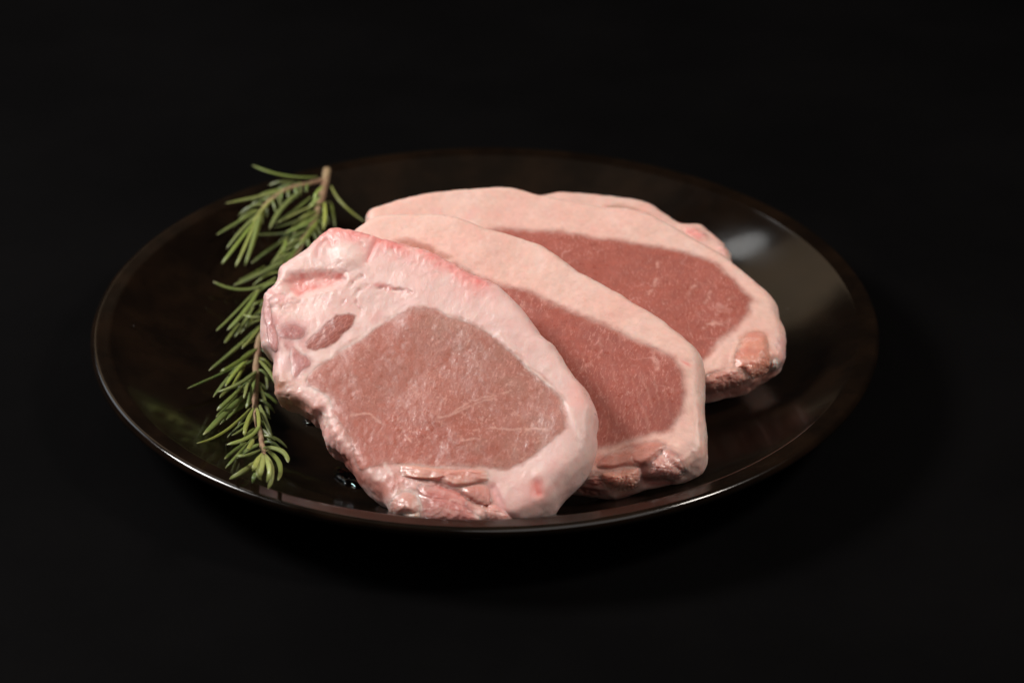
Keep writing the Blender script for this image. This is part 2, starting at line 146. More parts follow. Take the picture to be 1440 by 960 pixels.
# ------------------------------------------------------------------ numeric helpers
def _hash(ix, iy, iz, seed):
    h = (ix * 374761393 + iy * 668265263 + iz * 2147483647 + seed * 1274126177) & 0xffffffff
    h = ((h ^ (h >> 13)) * 1274126177) & 0xffffffff
    h = ((h ^ (h >> 16)) * 2246822519) & 0xffffffff
    return ((h ^ (h >> 15)) & 0xffff).astype(np.float64) / 65535.0 * 2 - 1

def vnoise(x, y, z, seed=0):
    ix = np.floor(x).astype(np.int64); iy = np.floor(y).astype(np.int64); iz = np.floor(z).astype(np.int64)
    fx = x - ix; fy = y - iy; fz = z - iz
    fx = fx*fx*fx*(fx*(fx*6-15)+10); fy = fy*fy*fy*(fy*(fy*6-15)+10); fz = fz*fz*fz*(fz*(fz*6-15)+10)
    r = 0
    for dx in (0, 1):
        wx = fx if dx else 1 - fx
        for dy in (0, 1):
            wy = fy if dy else 1 - fy
            for dz in (0, 1):
                wz = fz if dz else 1 - fz
                r = r + wx*wy*wz*_hash(ix+dx, iy+dy, iz+dz, seed)
    return r

def fbm(x, y, z, scale, octaves=3, seed=0, rough=0.5):
    r = 0; a = 1; t = 0; f = 1.0 / scale
    for o in range(octaves):
        r = r + a * vnoise(x*f + 17.3*o, y*f - 9.1*o, z*f + 4.7*o, seed + o)
        t += a; a *= rough; f *= 2.03
    return r / t * 1.6

def smooth01(x):
    x = np.clip(x, 0, 1)
    return x*x*(3-2*x)

def catmull(pts, n, closed=True):
    p = np.asarray(pts, float)
    if closed:
        q = np.vstack([p[-1], p, p[0], p[1]])
        m = len(p)
    else:
        q = np.vstack([2*p[0]-p[1], p, 2*p[-1]-p[-2]])
        m = len(p) - 1
    t = np.linspace(0, 1, 17)[:-1][:, None]
    out = []
    for i in range(m):
        a, b, c, d = q[i], q[i+1], q[i+2], q[i+3]
        out.append(0.5*((2*b) + (c-a)*t + (2*a-5*b+4*c-d)*t*t + (3*b-a-3*c+d)*t**3))
    out = np.vstack(out + ([] if closed else [p[-1:]]))
    if closed: out = np.vstack([out, out[:1]])
    L = np.r_[0, np.cumsum(np.linalg.norm(np.diff(out, axis=0), axis=1))]
    s = np.linspace(0, L[-1], n + 1)[:-1] if closed else np.linspace(0, L[-1], n)
    return np.stack([np.interp(s, L, out[:, k]) for k in range(out.shape[1])], -1)

def dist_poly(x, y, poly, closed):
    P = np.asarray(poly, float)
    d = np.full(x.shape, 1e9); ins = np.zeros(x.shape, bool)
    m = len(P) if closed else len(P) - 1
    for i in range(m):
        ax, ay = P[i]; bx, by = P[(i+1) % len(P)]
        ex, ey = bx-ax, by-ay
        px, py = x-ax, y-ay
        t = np.clip((px*ex+py*ey)/(ex*ex+ey*ey+1e-12), 0, 1)
        d = np.minimum(d, (px-t*ex)**2+(py-t*ey)**2)
        if closed:
            c = (ay > y) != (by > y)
            ins ^= c & (x < ex*(y-ay)/(ey if abs(ey) > 1e-9 else 1e-9)+ax)
    d = np.sqrt(d)
    return np.where(ins, -d, d) if closed else d

def near(x, y, poly, pad):
    P = np.asarray(poly); lo = P.min(0)-pad; hi = P.max(0)+pad
    return (x > lo[0]) & (x < hi[0]) & (y > lo[1]) & (y < hi[1])

def region_mask(x, y, poly, soft):
    """1 inside the outline, fading to 0 over 'soft' mm around it."""
    m = np.zeros(x.shape); k = near(x, y, poly, soft*2)
    if k.any():
        d = dist_poly(x[k], y[k], poly, True)
        m[k] = smooth01(0.5 - d/(2*soft))
    return m

def stroke_mask(x, y, line, width):
    m = np.zeros(x.shape); k = near(x, y, line, width*3)
    if k.any():
        P = catmull(line, max(6, 4*len(line)), False) if len(line) > 2 else line
        d = dist_poly(x[k], y[k], P, False)
        m[k] = np.exp(-(d/width)**2)
    return m

def mesh_from_grid(name, V, rows, cols, caps=True, wrap=True, smooth=True):
    """V: rows*cols ring vertices, then (if caps) two pole vertices."""
    me = bpy.data.meshes.new(name)
    r = np.arange(rows-1)[:, None]*cols
    c = np.arange(cols if wrap else cols-1)[None, :]
    c2 = (c+1) % cols
    q = np.stack([r+c, r+c2, r+cols+c2, r+cols+c], -1).reshape(-1, 4)
    nq = len(q)
    loops = q.reshape(-1)
    starts = np.arange(nq)*4
    totals = np.full(nq, 4)
    if caps:
        a = rows*cols; k = np.arange(cols); k2 = (k+1) % cols
        t1 = np.stack([np.full(cols, a), k2, k], -1)
        base = (rows-1)*cols
        t2 = np.stack([np.full(cols, a+1), base+k, base+k2], -1)
        tri = np.vstack([t1, t2])
        starts = np.r_[starts, nq*4+np.arange(len(tri))*3]
        totals = np.r_[totals, np.full(len(tri), 3)]
        loops = np.r_[loops, tri.reshape(-1)]
    me.vertices.add(len(V))
    me.vertices.foreach_set('co', np.ascontiguousarray(V, dtype=np.float32).ravel())
    me.loops.add(len(loops))
    me.loops.foreach_set('vertex_index', loops.astype(np.int32))
    me.polygons.add(len(starts))
    me.polygons.foreach_set('loop_start', starts.astype(np.int32))
    me.polygons.foreach_set('loop_total', totals.astype(np.int32))
    if smooth:
        me.polygons.foreach_set('use_smooth', np.ones(len(starts), bool))
    me.update(calc_edges=True)
    me.validate()
    return me

def link(name, me, mat=None, parent=None):
    o = bpy.data.objects.new(name, me)
    scene.collection.objects.link(o)
    if parent: o.parent = parent
    if mat: me.materials.append(mat)
    return o

def tag(o, label=None, cat=None, group=None, kind=None):
    if label: o['label'] = label
    if cat: o['category'] = cat
    if group: o['group'] = group
    if kind: o['kind'] = kind
    return o

def set_color(me, col, lean):
    a = me.color_attributes.new('col', 'FLOAT_COLOR', 'POINT')
    buf = np.ones((len(col), 4), np.float32); buf[:, :3] = np.clip(col, 0.003, 1); 
    a.data.foreach_set('color', buf.ravel())
    b = me.attributes.new('lean', 'FLOAT', 'POINT')
    b.data.foreach_set('value', np.clip(lean, 0, 1).astype(np.float32))

# ------------------------------------------------------------------ materials
class NT:
    def __init__(s, name):
        s.m = bpy.data.materials.new(name); s.m.use_nodes = True
        s.t = s.m.node_tree; s.n = s.t.nodes; s.b = s.n['Principled BSDF']
    def add(s, typ, **kw):
        n = s.n.new(typ)
        for k, v in kw.items(): setattr(n, k, v)
        return n
    def ln(s, a, b): s.t.links.new(a, b)
    def noise(s, scale, detail=3, rough=0.5, vec=None, dist=0.0):
        n = s.add('ShaderNodeTexNoise')
        n.inputs['Scale'].default_value = scale; n.inputs['Detail'].default_value = detail
        n.inputs['Roughness'].default_value = rough; n.inputs['Distortion'].default_value = dist
        if vec is not None: s.ln(vec, n.inputs['Vector'])
        return n.outputs['Fac']
    def ramp(s, f, lo, hi, a=0.0, b=1.0):
        n = s.add('ShaderNodeMapRange'); n.interpolation_type = 'SMOOTHSTEP'
        n.inputs['From Min'].default_value = lo; n.inputs['From Max'].default_value = hi
        n.inputs['To Min'].default_value = a; n.inputs['To Max'].default_value = b
        s.ln(f, n.inputs['Value']); return n.outputs['Result']
    def math(s, op, a, b):
        n = s.add('ShaderNodeMath', operation=op)
        for i, v in enumerate((a, b)):
            if isinstance(v, (int, float)): n.inputs[i].default_value = v
            else: s.ln(v, n.inputs[i])
        return n.outputs[0]
    def mix(s, f, a, b):
        n = s.add('ShaderNodeMix', data_type='RGBA')
        if isinstance(f, (int, float)): n.inputs['Factor'].default_value = f
        else: s.ln(f, n.inputs['Factor'])
        for k, v in ((6, a), (7, b)):
            if isinstance(v, tuple): n.inputs[k].default_value = (*v, 1)
            else: s.ln(v, n.inputs[k])
        return n.outputs[2]
    def bump(s, h, strength, dist, prev=None):
        n = s.add('ShaderNodeBump'); n.inputs['Strength'].default_value = strength
        n.inputs['Distance'].default_value = dist
        s.ln(h, n.inputs['Height'])
        if prev is not None: s.ln(prev, n.inputs['Normal'])
        return n.outputs['Normal']

def meat_material(name='raw_pork', rough=(0.34, 0.56), spec=0.38, sss=0.0020):
    k = NT(name)
    col = k.add('ShaderNodeAttribute', attribute_name='col').outputs['Color']
    lean = k.add('ShaderNodeAttribute', attribute_name='lean').outputs['Fac']
    vec = k.add('ShaderNodeTexCoord').outputs['Object']
    # fine intramuscular fat flecks, only in lean tissue
    mp = k.add('ShaderNodeMapping'); mp.inputs['Rotation'].default_value = (0, 0, 0.6); mp.inputs['Scale'].default_value = (1, 0.38, 1)
    k.ln(vec, mp.inputs['Vector'])
    f1 = k.ramp(k.noise(1500, 4, 0.65, mp.outputs[0], 0.2), 0.50, 0.70)
    patch = k.ramp(k.noise(60, 3, 0.55, vec), 0.38, 0.66, 0.12, 1.0)
    f1 = k.math('MULTIPLY', f1, patch)
    f1 = k.math('MULTIPLY', k.math('MULTIPLY', f1, lean), 0.46)
    c = k.mix(f1, col, (0.74, 0.39, 0.33))
    f2 = k.math('MULTIPLY', k.math('MULTIPLY', k.ramp(k.noise(1500, 3, 0.6, vec), 0.52, 0.72), lean), 0.40)
    c = k.mix(f2, c, (0.22, 0.065, 0.05))
    # faint mottling in the fat
    inv = k.math('SUBTRACT', 1.0, lean)
    f3 = k.math('MULTIPLY', k.ramp(k.noise(260, 4, 0.6, vec), 0.48, 0.70), k.math('MULTIPLY', inv, 0.16))
    c = k.mix(f3, c, (0.78, 0.34, 0.29))
    k.ln(c, k.b.inputs['Base Color'])
    r = k.ramp(k.noise(140, 3, 0.6, vec), 0.3, 0.7, *rough)
    wet = k.ramp(k.noise(420, 3, 0.6, vec), 0.60, 0.70, 1.0, 0.28)
    k.ln(k.math('MULTIPLY', r, wet), k.b.inputs['Roughness'])
    k.b.inputs['Specular IOR Level'].default_value = spec
    k.b.inputs['Coat Weight'].default_value = 0.22
    k.b.inputs['Coat Roughness'].default_value = 0.14
    k.ln(k.bump(k.noise(650, 3, 0.6, vec), 0.75, 0.0005), k.b.inputs['Coat Normal'])
    k.b.inputs['Subsurface Weight'].default_value = 0.65
    k.b.inputs['Subsurface Radius'].default_value = (1.0, 0.42, 0.30)
    k.b.inputs['Subsurface Scale'].default_value = sss
    k.b.subsurface_method = 'RANDOM_WALK'
    b1 = k.bump(k.noise(520, 4, 0.6, vec), 0.18, 0.0005)
    b2 = k.bump(k.noise(1900, 3, 0.6, vec), 0.45, 0.00022, b1)
    k.ln(b2, k.b.inputs['Normal'])
    return k.m

def lacquer_material():
    k = NT('black_lacquer')
    vec = k.add('ShaderNodeTexCoord').outputs['Object']
    n1 = k.noise(45, 4, 0.6, vec)
    c = k.mix(k.ramp(n1, 0.35, 0.7), (0.0045, 0.0026, 0.0016), (0.0100, 0.0052, 0.0028))
    # dust motes
    v = k.add('ShaderNodeTexVoronoi'); v.inputs['Scale'].default_value = 95
    k.ln(vec, v.inputs['Vector'])
    d = k.math('MULTIPLY', k.ramp(v.outputs['Distance'], 0.012, 0.035, 1.0, 0.0), k.ramp(k.noise(60, 1, 0.5, vec), 0.52, 0.60))
    c = k.mix(k.math('MULTIPLY', d, 0.35), c, (0.30, 0.29, 0.28))
    k.ln(c, k.b.inputs['Base Color'])
    k.ln(k.ramp(k.noise(30, 5, 0.65, vec), 0.3, 0.75, 0.10, 0.19), k.b.inputs['Roughness'])
    k.b.inputs['Specular IOR Level'].default_value = 0.5
    k.ln(k.bump(k.noise(160, 3, 0.5, vec), 0.05, 0.0004), k.b.inputs['Normal'])
    return k.m

def table_material():
    k = NT('black_cloth_board')
    vec = k.add('ShaderNodeTexCoord').outputs['Object']
    c = k.mix(k.ramp(k.noise(9, 4, 0.6, vec), 0.3, 0.7), (0.0017, 0.0016, 0.0017), (0.0026, 0.0024, 0.0025))
    k.ln(c, k.b.inputs['Base Color'])
    k.b.inputs['Roughness'].default_value = 0.75
    k.b.inputs['Specular IOR Level'].default_value = 0.02
    k.ln(k.bump(k.noise(1400, 2, 0.5, vec), 0.25, 0.0004), k.b.inputs['Normal'])
    return k.m

def leaf_material():
    k = NT('rosemary_leaf')
    vec = k.add('ShaderNodeTexCoord').outputs['Object']
    col = k.add('ShaderNodeAttribute', attribute_name='col').outputs['Color']
    n = k.noise(420, 4, 0.6, vec)
    c = k.mix(k.ramp(n, 0.35, 0.7, 0.0, 0.45), col, (0.20, 0.21, 0.06))
    c = k.mix(k.ramp(k.noise(2200, 2, 0.6, vec), 0.60, 0.74, 0.0, 0.30), c, (0.36, 0.38, 0.22))
    k.ln(c, k.b.inputs['Base Color'])
    k.b.inputs['Roughness'].default_value = 0.38
    k.b.inputs['Specular IOR Level'].default_value = 0.4
    k.b.inputs['Subsurface Weight'].default_value = 0.15
    k.b.inputs['Subsurface Radius'].default_value = (0.5, 0.8, 0.15)
    k.b.inputs['Subsurface Scale'].default_value = 0.0006
    k.ln(k.bump(k.noise(900, 3, 0.6, vec), 0.4, 0.0003), k.b.inputs['Normal'])
    return k.m

def stem_material():
    k = NT('rosemary_stem')
    vec = k.add('ShaderNodeTexCoord').outputs['Object']
    c = k.mix(k.ramp(k.noise(140, 4, 0.6, vec), 0.35, 0.65), (0.34, 0.19, 0.12), (0.36, 0.27, 0.14))
    c = k.mix(k.ramp(k.noise(700, 3, 0.6, vec), 0.5, 0.75, 0, 0.5), c, (0.20, 0.10, 0.06))
    k.ln(c, k.b.inputs['Base Color'])
    k.b.inputs['Roughness'].default_value = 0.6
    k.ln(k.bump(k.noise(700, 4, 0.6, vec), 0.6, 0.0005), k.b.inputs['Normal'])
    return k.m

def juice_material():
    k = NT('meat_juice')
    k.b.inputs['Base Color'].default_value = (0.55, 0.20, 0.13, 1)
    k.b.inputs['Roughness'].default_value = 0.03
    k.b.inputs['Transmission Weight'].default_value = 1.0
    k.b.inputs['IOR'].default_value = 1.34
    return k.m

MEAT, WET = meat_material(), meat_material('raw_pork_wet', (0.16, 0.36), 0.5, 0.0030)
LACQ, TABLE = lacquer_material(), table_material()
LEAF, STEM, JUICE = leaf_material(), stem_material(), juice_material()

# ------------------------------------------------------------------ tabletop
g = np.linspace(-3, 3, 13)
X, Y = np.meshgrid(g, g)
V = np.stack([X.ravel(), Y.ravel()+1.0, np.zeros(X.size)], -1)
me = mesh_from_grid('tabletop', V, 13, 13, caps=False, wrap=False)
tag(link('tabletop', me, TABLE), kind='structure')

# ------------------------------------------------------------------ plate
def plate_z(r):
    r = np.asarray(r, float)
    s = np.clip((r-76)/52, 0, 1)
    return np.where(r > 128, 22.6+0.7*np.clip((r-128)/5, 0, 1), 4.5+18*s**1.9)

prof = [(r, float(plate_z(r))) for r in np.r_[np.linspace(2, 74, 10), np.linspace(76, 127.7, 46)]]
prof += [(127.9, 22.42), (128.15, 22.56), (128.5, 22.63), (129.5, 22.76), (131.0, 22.96), (132.3, 23.14)]
for a in np.linspace(98, -80, 21):
    prof.append((133.2+1.8*math.cos(math.radians(a)), 21.45+1.8*math.sin(math.radians(a))))
prof += [(131.8, 19.0), (128.2, 17.3), (122, 14.6), (112, 10.8), (102, 7.6), (92, 5.4), (84, 4.2), (78, 3.4), (75.6, 2.6)]
foot0 = len(prof)
prof += [(75.2, 0.6), (74.6, 0.1), (72.6, 0.05), (71.8, 0.6), (71.2, 1.8), (60, 2.0), (30, 2.0), (2, 2.0)]
prof = np.array(prof)
NS = 420
t = np.linspace(0, 2*np.pi, NS, endpoint=False)
def lathe(p):
    wob = 1 + 0.0012*np.sin(2*t+0.7)[None, :] + 0.0006*np.sin(5*t)[None, :]
    V = np.stack([p[:, :1]*np.cos(t)*wob, p[:, :1]*np.sin(t)*wob, np.repeat(p[:, 1:2], NS, 1)], -1).reshape(-1, 3)
    return np.vstack([V, [[0, 0, p[0, 1]], [0, 0, p[-1, 1]]]])*MM
me = mesh_from_grid('plate', lathe(prof), len(prof), NS)
me.flip_normals()
plate = tag(link('plate', me, LACQ), 'large round black lacquer plate with a narrow raised rim under the meat', 'plate')

# ------------------------------------------------------------------ pork chops
FATW = np.array([0.765, 0.525, 0.48]); FATP = np.array([0.76, 0.490, 0.415])
WHITE = np.array([0.82, 0.62, 0.56]); PINK = np.array([0.76, 0.38, 0.36]); RED = np.array([0.70, 0.20, 0.18])
LEAN = np.array([0.435, 0.137, 0.103]); DEEP = np.array([0.33, 0.10, 0.078]); PALE = np.array([0.60, 0.31, 0.245])
BROWN = np.array([0.42, 0.17, 0.09]); MAUVE = np.array([0.50, 0.20, 0.185])

def blend(col, m, c): return col + m[:, None]*(np.asarray(c)-col)

def tissue_lean(col, lean, m, c, x, y, z, seed, strength=1.0):
    v = fbm(x, y, z, 14, 3, seed)[:, None]*0.10
    g = fbm(x, y, z, 2.2, 3, seed+9, 0.6)[:, None]*0.10
    cc = np.asarray(c)*(1+v+g)
    vein = smooth01((1-np.abs(fbm(x, y, z, 8, 2, seed+50))-0.955)/0.045)*np.clip(fbm(x, y, z, 12, 2, seed+52)+.15, 0, 1)
    speck = smooth01((fbm(x, y, z, 0.9, 2, seed+60)-0.62)/0.35)*np.clip(.35+.9*fbm(x, y, z, 9, 2, seed+62), 0, 1)
    cc = cc + np.clip(vein*.50+speck*.15, 0, 1)[:, None]*(np.array([0.76, 0.44, 0.38])-cc)
    return col + (m*strength)[:, None]*(cc-col), np.maximum(lean, m*strength)

def warp(x, y, z, amp, sc, seed):
    return x + amp*fbm(x, y, z, sc, 4, seed, 0.6), y + amp*fbm(x, y, z, sc, 4, seed+31, 0.6)

def colors_a(x, y, z, f):
    wx, wy = warp(x, y, z, 0.4, 3.0, 5)
    ewx, ewy = warp(x, y, z, 0.8, 4.0, 6)
    lo = fbm(x, y, z, 16, 3, 11); mid = fbm(x, y, z, 4, 3, 12)
    col = FATW*(1+0.05*mid[:, None]) + np.zeros((len(x), 3)); lean = np.zeros(len(x))
    col = blend(col, np.clip(lo*0.8, 0, 1)*0.35, FATP)
    col = blend(col, np.clip(mid, 0, 1)*0.25, WHITE)
    R = lambda k, s=0.7: region_mask(wx, wy, f[k], s)
    S = lambda k, w: stroke_mask(wx, wy, f[k], w)
    col = blend(col, np.clip(fbm(x, y, z, 7, 3, 13)+0.1, 0, 1)*0.30, (0.77, 0.40, 0.37))
    col = blend(col, R('leftpink', 3.0)*np.clip(.5+.9*fbm(x, y, z, 5, 3, 14), 0, 1)*0.8, (0.63, 0.30, 0.29))
    rn = np.clip(0.55+0.6*fbm(x, y, z, 5, 3, 21), 0, 1)
    col = blend(col, S('redtop', 4.5)*rn*0.95, (0.80, 0.34, 0.31))
    col = blend(col, S('redtop', 8.0)*rn*0.6, (0.80, 0.38, 0.35))
    col = blend(col, S('redtop', 2.4)*rn*0.65, RED)
    col = blend(col, S('redtop2', 1.1)*0.6, RED)
    col = blend(col, S('vfold', 1.3)*0.45, PINK)
    col = blend(col, R('recess', 1.3)*np.clip(0.85+0.4*mid, 0, 1)*0.95, (0.76, 0.32, 0.28))
    col = blend(col, R('recess', 0.8)*np.clip(fbm(x, y, z, 3, 3, 44)-0.1, 0, 1)*0.9, RED)
    col = blend(col, R('lump', 1.5)*0.55, WHITE)
    for k, w, s in (('slit', 0.8, 1.0), ('slit2', 0.9, .6), ('slit3', 0.6, .3), ('slit4', 0.6, .25)):
        col = blend(col, S(k, w)*s*np.clip(.55+1.1*fbm(x, y, z, 2.5, 2, 33), 0, 1), (0.58, 0.16, 0.15))
    col = blend(col, S('redspot', 2.3)*0.95, (0.72, 0.22, 0.19))
    col = blend(col, S('redspotR', 3.5)*0.5, (0.82, 0.40, 0.35))
    col = blend(col, S('redbit', 1.6)*0.5, PINK); col = blend(col, S('redbit2', 1.0)*0.5, PINK)
    col = blend(col, S('pinkL', 2.0)*0.6, PINK)
    col = blend(col, S('redspot', 11)*np.clip(fbm(x*1.3, y*.6, z, 4, 3, 66)+.15, 0, 1)*.6, (0.76, 0.38, 0.35))
    # muscles
    m = region_mask(ewx, ewy, f['eye'], 1.1)
    ex = np.clip(0.5+0.5*fbm(x, y, z, 22, 2, 71), 0, 1)
    col, lean = tissue_lean(col, lean, m, LEAN*np.array([.95, .90, .85]), x, y, z, 3)
    col = blend(col, m*ex*0.5, (0.44, 0.20, 0.155))
    mw = region_mask(ewx, ewy, f['eye'], 4.5)
    col = blend(col, m*(1-mw)*1.0*np.clip(.5+.8*fbm(x, y, z, 3, 3, 73), 0, 1), (0.62, 0.36, 0.31))
    col = blend(col, m*(S('greyA', 8)+S('greyB', 7)).clip(0, 1)*np.clip(.6+.5*fbm(x, y, z, 4, 3, 75), 0, 1)*.6, (0.41, 0.215, 0.165))
    spk = smooth01((fbm(x, y, z, 1.0, 3, 76, .65)-.38)/.4)*np.clip(.45+.9*fbm(x, y, z, 10, 2, 77), 0, 1)
    col = blend(col, m*spk*.34, (0.78, 0.47, 0.40))
    fan = np.sin((x*0.55+y*0.83)*1.1+3*fbm(x, y, z, 9, 2, 55))
    col = blend(col, m*np.clip(fan, 0, 1)**4*np.clip(fbm(x, y, z, 6, 2, 57)+.1, 0, 1)*0.35, PALE)
    for k, c, s in (('oval', DEEP*1.05, 1.), ('mA', MAUVE*0.86, 1.), ('mS', MAUVE*.9, .95), ('mB', MAUVE*.95, .95), ('mC', MAUVE*.95, .8)):
        col, lean = tissue_lean(col, lean, R(k, 0.6 if k == 'oval' else 1.7), c, x, y, z, 8, s)
    stri = np.clip(np.sin((x*0.75-y*0.66)*4.2+2.5*fbm(x, y, z, 4, 2, 61)), 0, 1)**3
    col = blend(col, R('oval', 0.5)*stri*0.4, (0.62, 0.27, 0.20))
    col = blend(col, S('brown', 4.0)*0.85*np.clip(rn+.25, 0, 1), BROWN*.9); col = blend(col, S('brown2', 3.2)*0.75, (0.50, 0.18, 0.12))
    col = blend(col, S('membrane', 4.2)*0.85*np.clip(0.7+mid, 0, 1), (0.63, 0.30, 0.26))
    col = blend(col, S('membwhite', 1.0)*0.8, WHITE)
    col = blend(col, S('membred', 3.5)*0.85, (0.48, 0.14, 0.10))
    col, lean = tissue_lean(col, lean, R('lowred', 1.2), (0.50, 0.155, 0.11), x, y, z, 14, .8)
    # lower flap
    col, lean = tissue_lean(col, lean, R('lowstrip', 1.8)*np.clip(.65+.7*mid, 0, 1), (0.60, 0.27, 0.23), x, y, z, 17, .85)
    col = blend(col, R('flapA', 1.0)*0.9, (0.66, 0.345, 0.275))
    col, lean = tissue_lean(col, lean, R('flapB', 1.2), (0.55, 0.21, 0.185), x, y, z, 15, .85)
    col, lean = tissue_lean(col, lean, R('flapC', 1.2), (0.60, 0.30, 0.245), x, y, z, 16, .8)
    col = blend(col, R('knob', 1.0)*0.85, (0.60, 0.33, 0.28)); col = blend(col, S('knob', 0.7)*0.6, WHITE*0.95)
    col = blend(col, R('nub', 0.8)*0.85, (0.76, 0.54, 0.45))
    col = blend(col, S('flapline', 0.8)*0.6, PALE*1.15); col = blend(col, S('flapline2', 0.7)*0.7, (0.48, 0.15, 0.12))
    col = blend(col, S('fatlobe', 2.2)*0.7, (0.74, 0.34, 0.32))
    for k, w, s in (('whitetuft', .6, .9), ('tuft2', .7, .5), ('eyerim', .55, .75), ('eyerim2', .8, .4), ('eyerimL', .9, .7), ('sinew1', .8, .6), ('sinew2', .8, .6)):
        nz = np.clip(0.7+0.8*fbm(x, y, z, 5, 2, 80), 0, 1)
        col = blend(col, S(k, w)*s*nz, WHITE); lean = lean*(1-S(k, w)*s)
    for k in ('vein1', 'vein2', 'vein3', 'vein4', 'vein5', 'vein6', 'vein7', 'vein8', 'vein9'):
        nz = np.clip(0.45+1.2*fbm(x, y, z, 2.5, 2, 82), 0, 1)
        col = blend(col, stroke_mask(wx+.5*mid, wy+.5*lo, f[k], .38)*nz*.42, (0.80, 0.50, 0.42))
    return col, lean

def colors_fat_warm(x, y, z, seed, a=0.06):
    lo = fbm(x, y, z, 18, 3, seed); mid = fbm(x, y, z, 4, 3, seed+1)
    col = FATP*(1+0.035*mid[:, None]) + np.zeros((len(x), 3))
    col = blend(col, np.clip(lo, 0, 1)*0.4, (0.78, 0.44, 0.39))
    col = blend(col, np.clip(-lo, 0, 1)*0.45, (0.78, 0.57, 0.50))
    p2 = fbm(x, y, z, 7, 3, seed+8)
    col = blend(col, np.clip(p2-.1, 0, 1)*0.30, (0.76, 0.40, 0.34))
    col = blend(col, np.clip(-p2-.2, 0, 1)*0.45, WHITE)
    col = col*(1+0.045*fbm(x, y, z, 1.1, 2, seed+6)[:, None])
    sp = np.clip(fbm(x, y, z, 2.2, 2, seed+5)-0.75, 0, 1)*2
    return blend(col, np.clip(sp, 0, 1)*0.35, WHITE)

def colors_b(x, y, z, f):
    wx, wy = warp(x, y, z, 0.9, 5.0, 105)
    col = colors_fat_warm(x, y, z, 110); lean = np.zeros(len(x))
    mid = fbm(x, y, z, 4, 3, 112)
    R = lambda k, s=0.7: region_mask(wx, wy, f[k], s)
    S = lambda k, w: stroke_mask(wx, wy, f[k], w)
    m = R('eye', 1.9)
    col, lean = tissue_lean(col, lean, m, LEAN*np.array([.83, .77, .77]), x, y, z, 103)
    mw = region_mask(wx, wy, f['eye'], 3.5)
    col = blend(col, m*(1-mw)*1.1*np.clip(.4+.8*fbm(x, y, z, 3, 3, 173), 0, 1), (0.60, 0.31, 0.26))
    st = np.clip(np.sin((x*0.9+y*0.35)*2.2+3*fbm(x, y, z, 6, 2, 155)), 0, 1)**4
    col = blend(col, m*st*np.clip(fbm(x, y, z, 5, 2, 157)+.2, 0, 1)*0.35, PALE)
    col, lean = tissue_lean(col, lean, R('sliver', 1.6), (0.44, 0.16, 0.11), x, y, z, 104, .85)
    col, lean = tissue_lean(col, lean, R('lowstrip', 1.8)*np.clip(.7+.7*mid, 0, 1), (0.57, 0.25, 0.20), x, y, z, 107, .85)
    col, lean = tissue_lean(col, lean, R('flapA', 1.2), (0.56, 0.24, 0.19), x, y, z, 108, .9)
    col, lean = tissue_lean(col, lean, R('flapB', 1.0), (0.68, 0.33, 0.25), x, y, z, 109, .9)
    col, lean = tissue_lean(col, lean, R('flapC', 1.2), (0.62, 0.31, 0.27), x, y, z, 111, .85)
    col, lean = tissue_lean(col, lean, R('flapD', 1.2), (0.50, 0.18, 0.14), x, y, z, 113, .85)
    col = blend(col, S('darkgap', 1.3)*.7, (0.36, 0.09, 0.08))
    col = blend(col, S('red1', .7)*.7, RED)
    col = blend(col, S('lowfat', 2.5)*.5, (0.62, 0.42, 0.38))
    for k, w, s in (('memb1', 1.0, .6), ('memb2', 1.3, .6), ('memb3', .9, .6)):
        col = blend(col, S(k, w)*s*np.clip(.6+mid, 0, 1), (0.74, 0.50, 0.45)); lean = lean*(1-S(k, w)*s)
    for k in ('vein1', 'vein2', 'vein3', 'vein4'): col = blend(col, S(k, .6)*.4*np.clip(.5+mid, 0, 1), (0.74, 0.42, 0.35))
    return col, lean

def colors_c(x, y, z, f):
    wx, wy = warp(x, y, z, 0.9, 5.0, 205)
    col = colors_fat_warm(x, y, z, 210); lean = np.zeros(len(x))
    mid = fbm(x, y, z, 4, 3, 212)
    R = lambda k, s=0.7: region_mask(wx, wy, f[k], s)
    S = lambda k, w: stroke_mask(wx, wy, f[k], w)
    m = R('eye', 1.9)
    col, lean = tissue_lean(col, lean, m, LEAN*np.array([.86, .81, .81]), x, y, z, 203)
    col, lean = tissue_lean(col, lean, R('lowstrip', 1.8)*np.clip(.7+.7*mid, 0, 1), (0.68, 0.35, 0.28), x, y, z, 207, .85)
    col, lean = tissue_lean(col, lean, R('flapA', 1.2), (0.68, 0.29, 0.21), x, y, z, 208, .9)
    col, lean = tissue_lean(col, lean, R('flapB', 1.2), (0.64, 0.30, 0.24), x, y, z, 209, .85)
    col = blend(col, S('lowred', 2.2)*.6, (0.50, 0.16, 0.12))
    col = blend(col, S('sidepurple', 2.0)*.5, (0.55, 0.30, 0.30))
    col = blend(col, S('pink1', 2.0)*.35, PINK); col = blend(col, S('pink2', 2.0)*.35, PINK)
    for k, w, s in (('memb1', .9, .7), ('memb2', 1.2, .65)):
        col = blend(col, S(k, w)*s*np.clip(.6+mid, 0, 1), (0.78, 0.50, 0.42)); lean = lean*(1-S(k, w)*s)
    col = blend(col, R('nub', .8)*.9, WHITE)
    for k in ('vein1', 'vein2', 'vein3', 'vein4', 'vein5', 'vein6'):
        nz = np.clip(0.5+1.2*fbm(x, y, z, 2.5, 2, 282), 0, 1)
        col = blend(col, S(k, .6)*nz*.5, (0.78, 0.46, 0.38))
    return col, lean

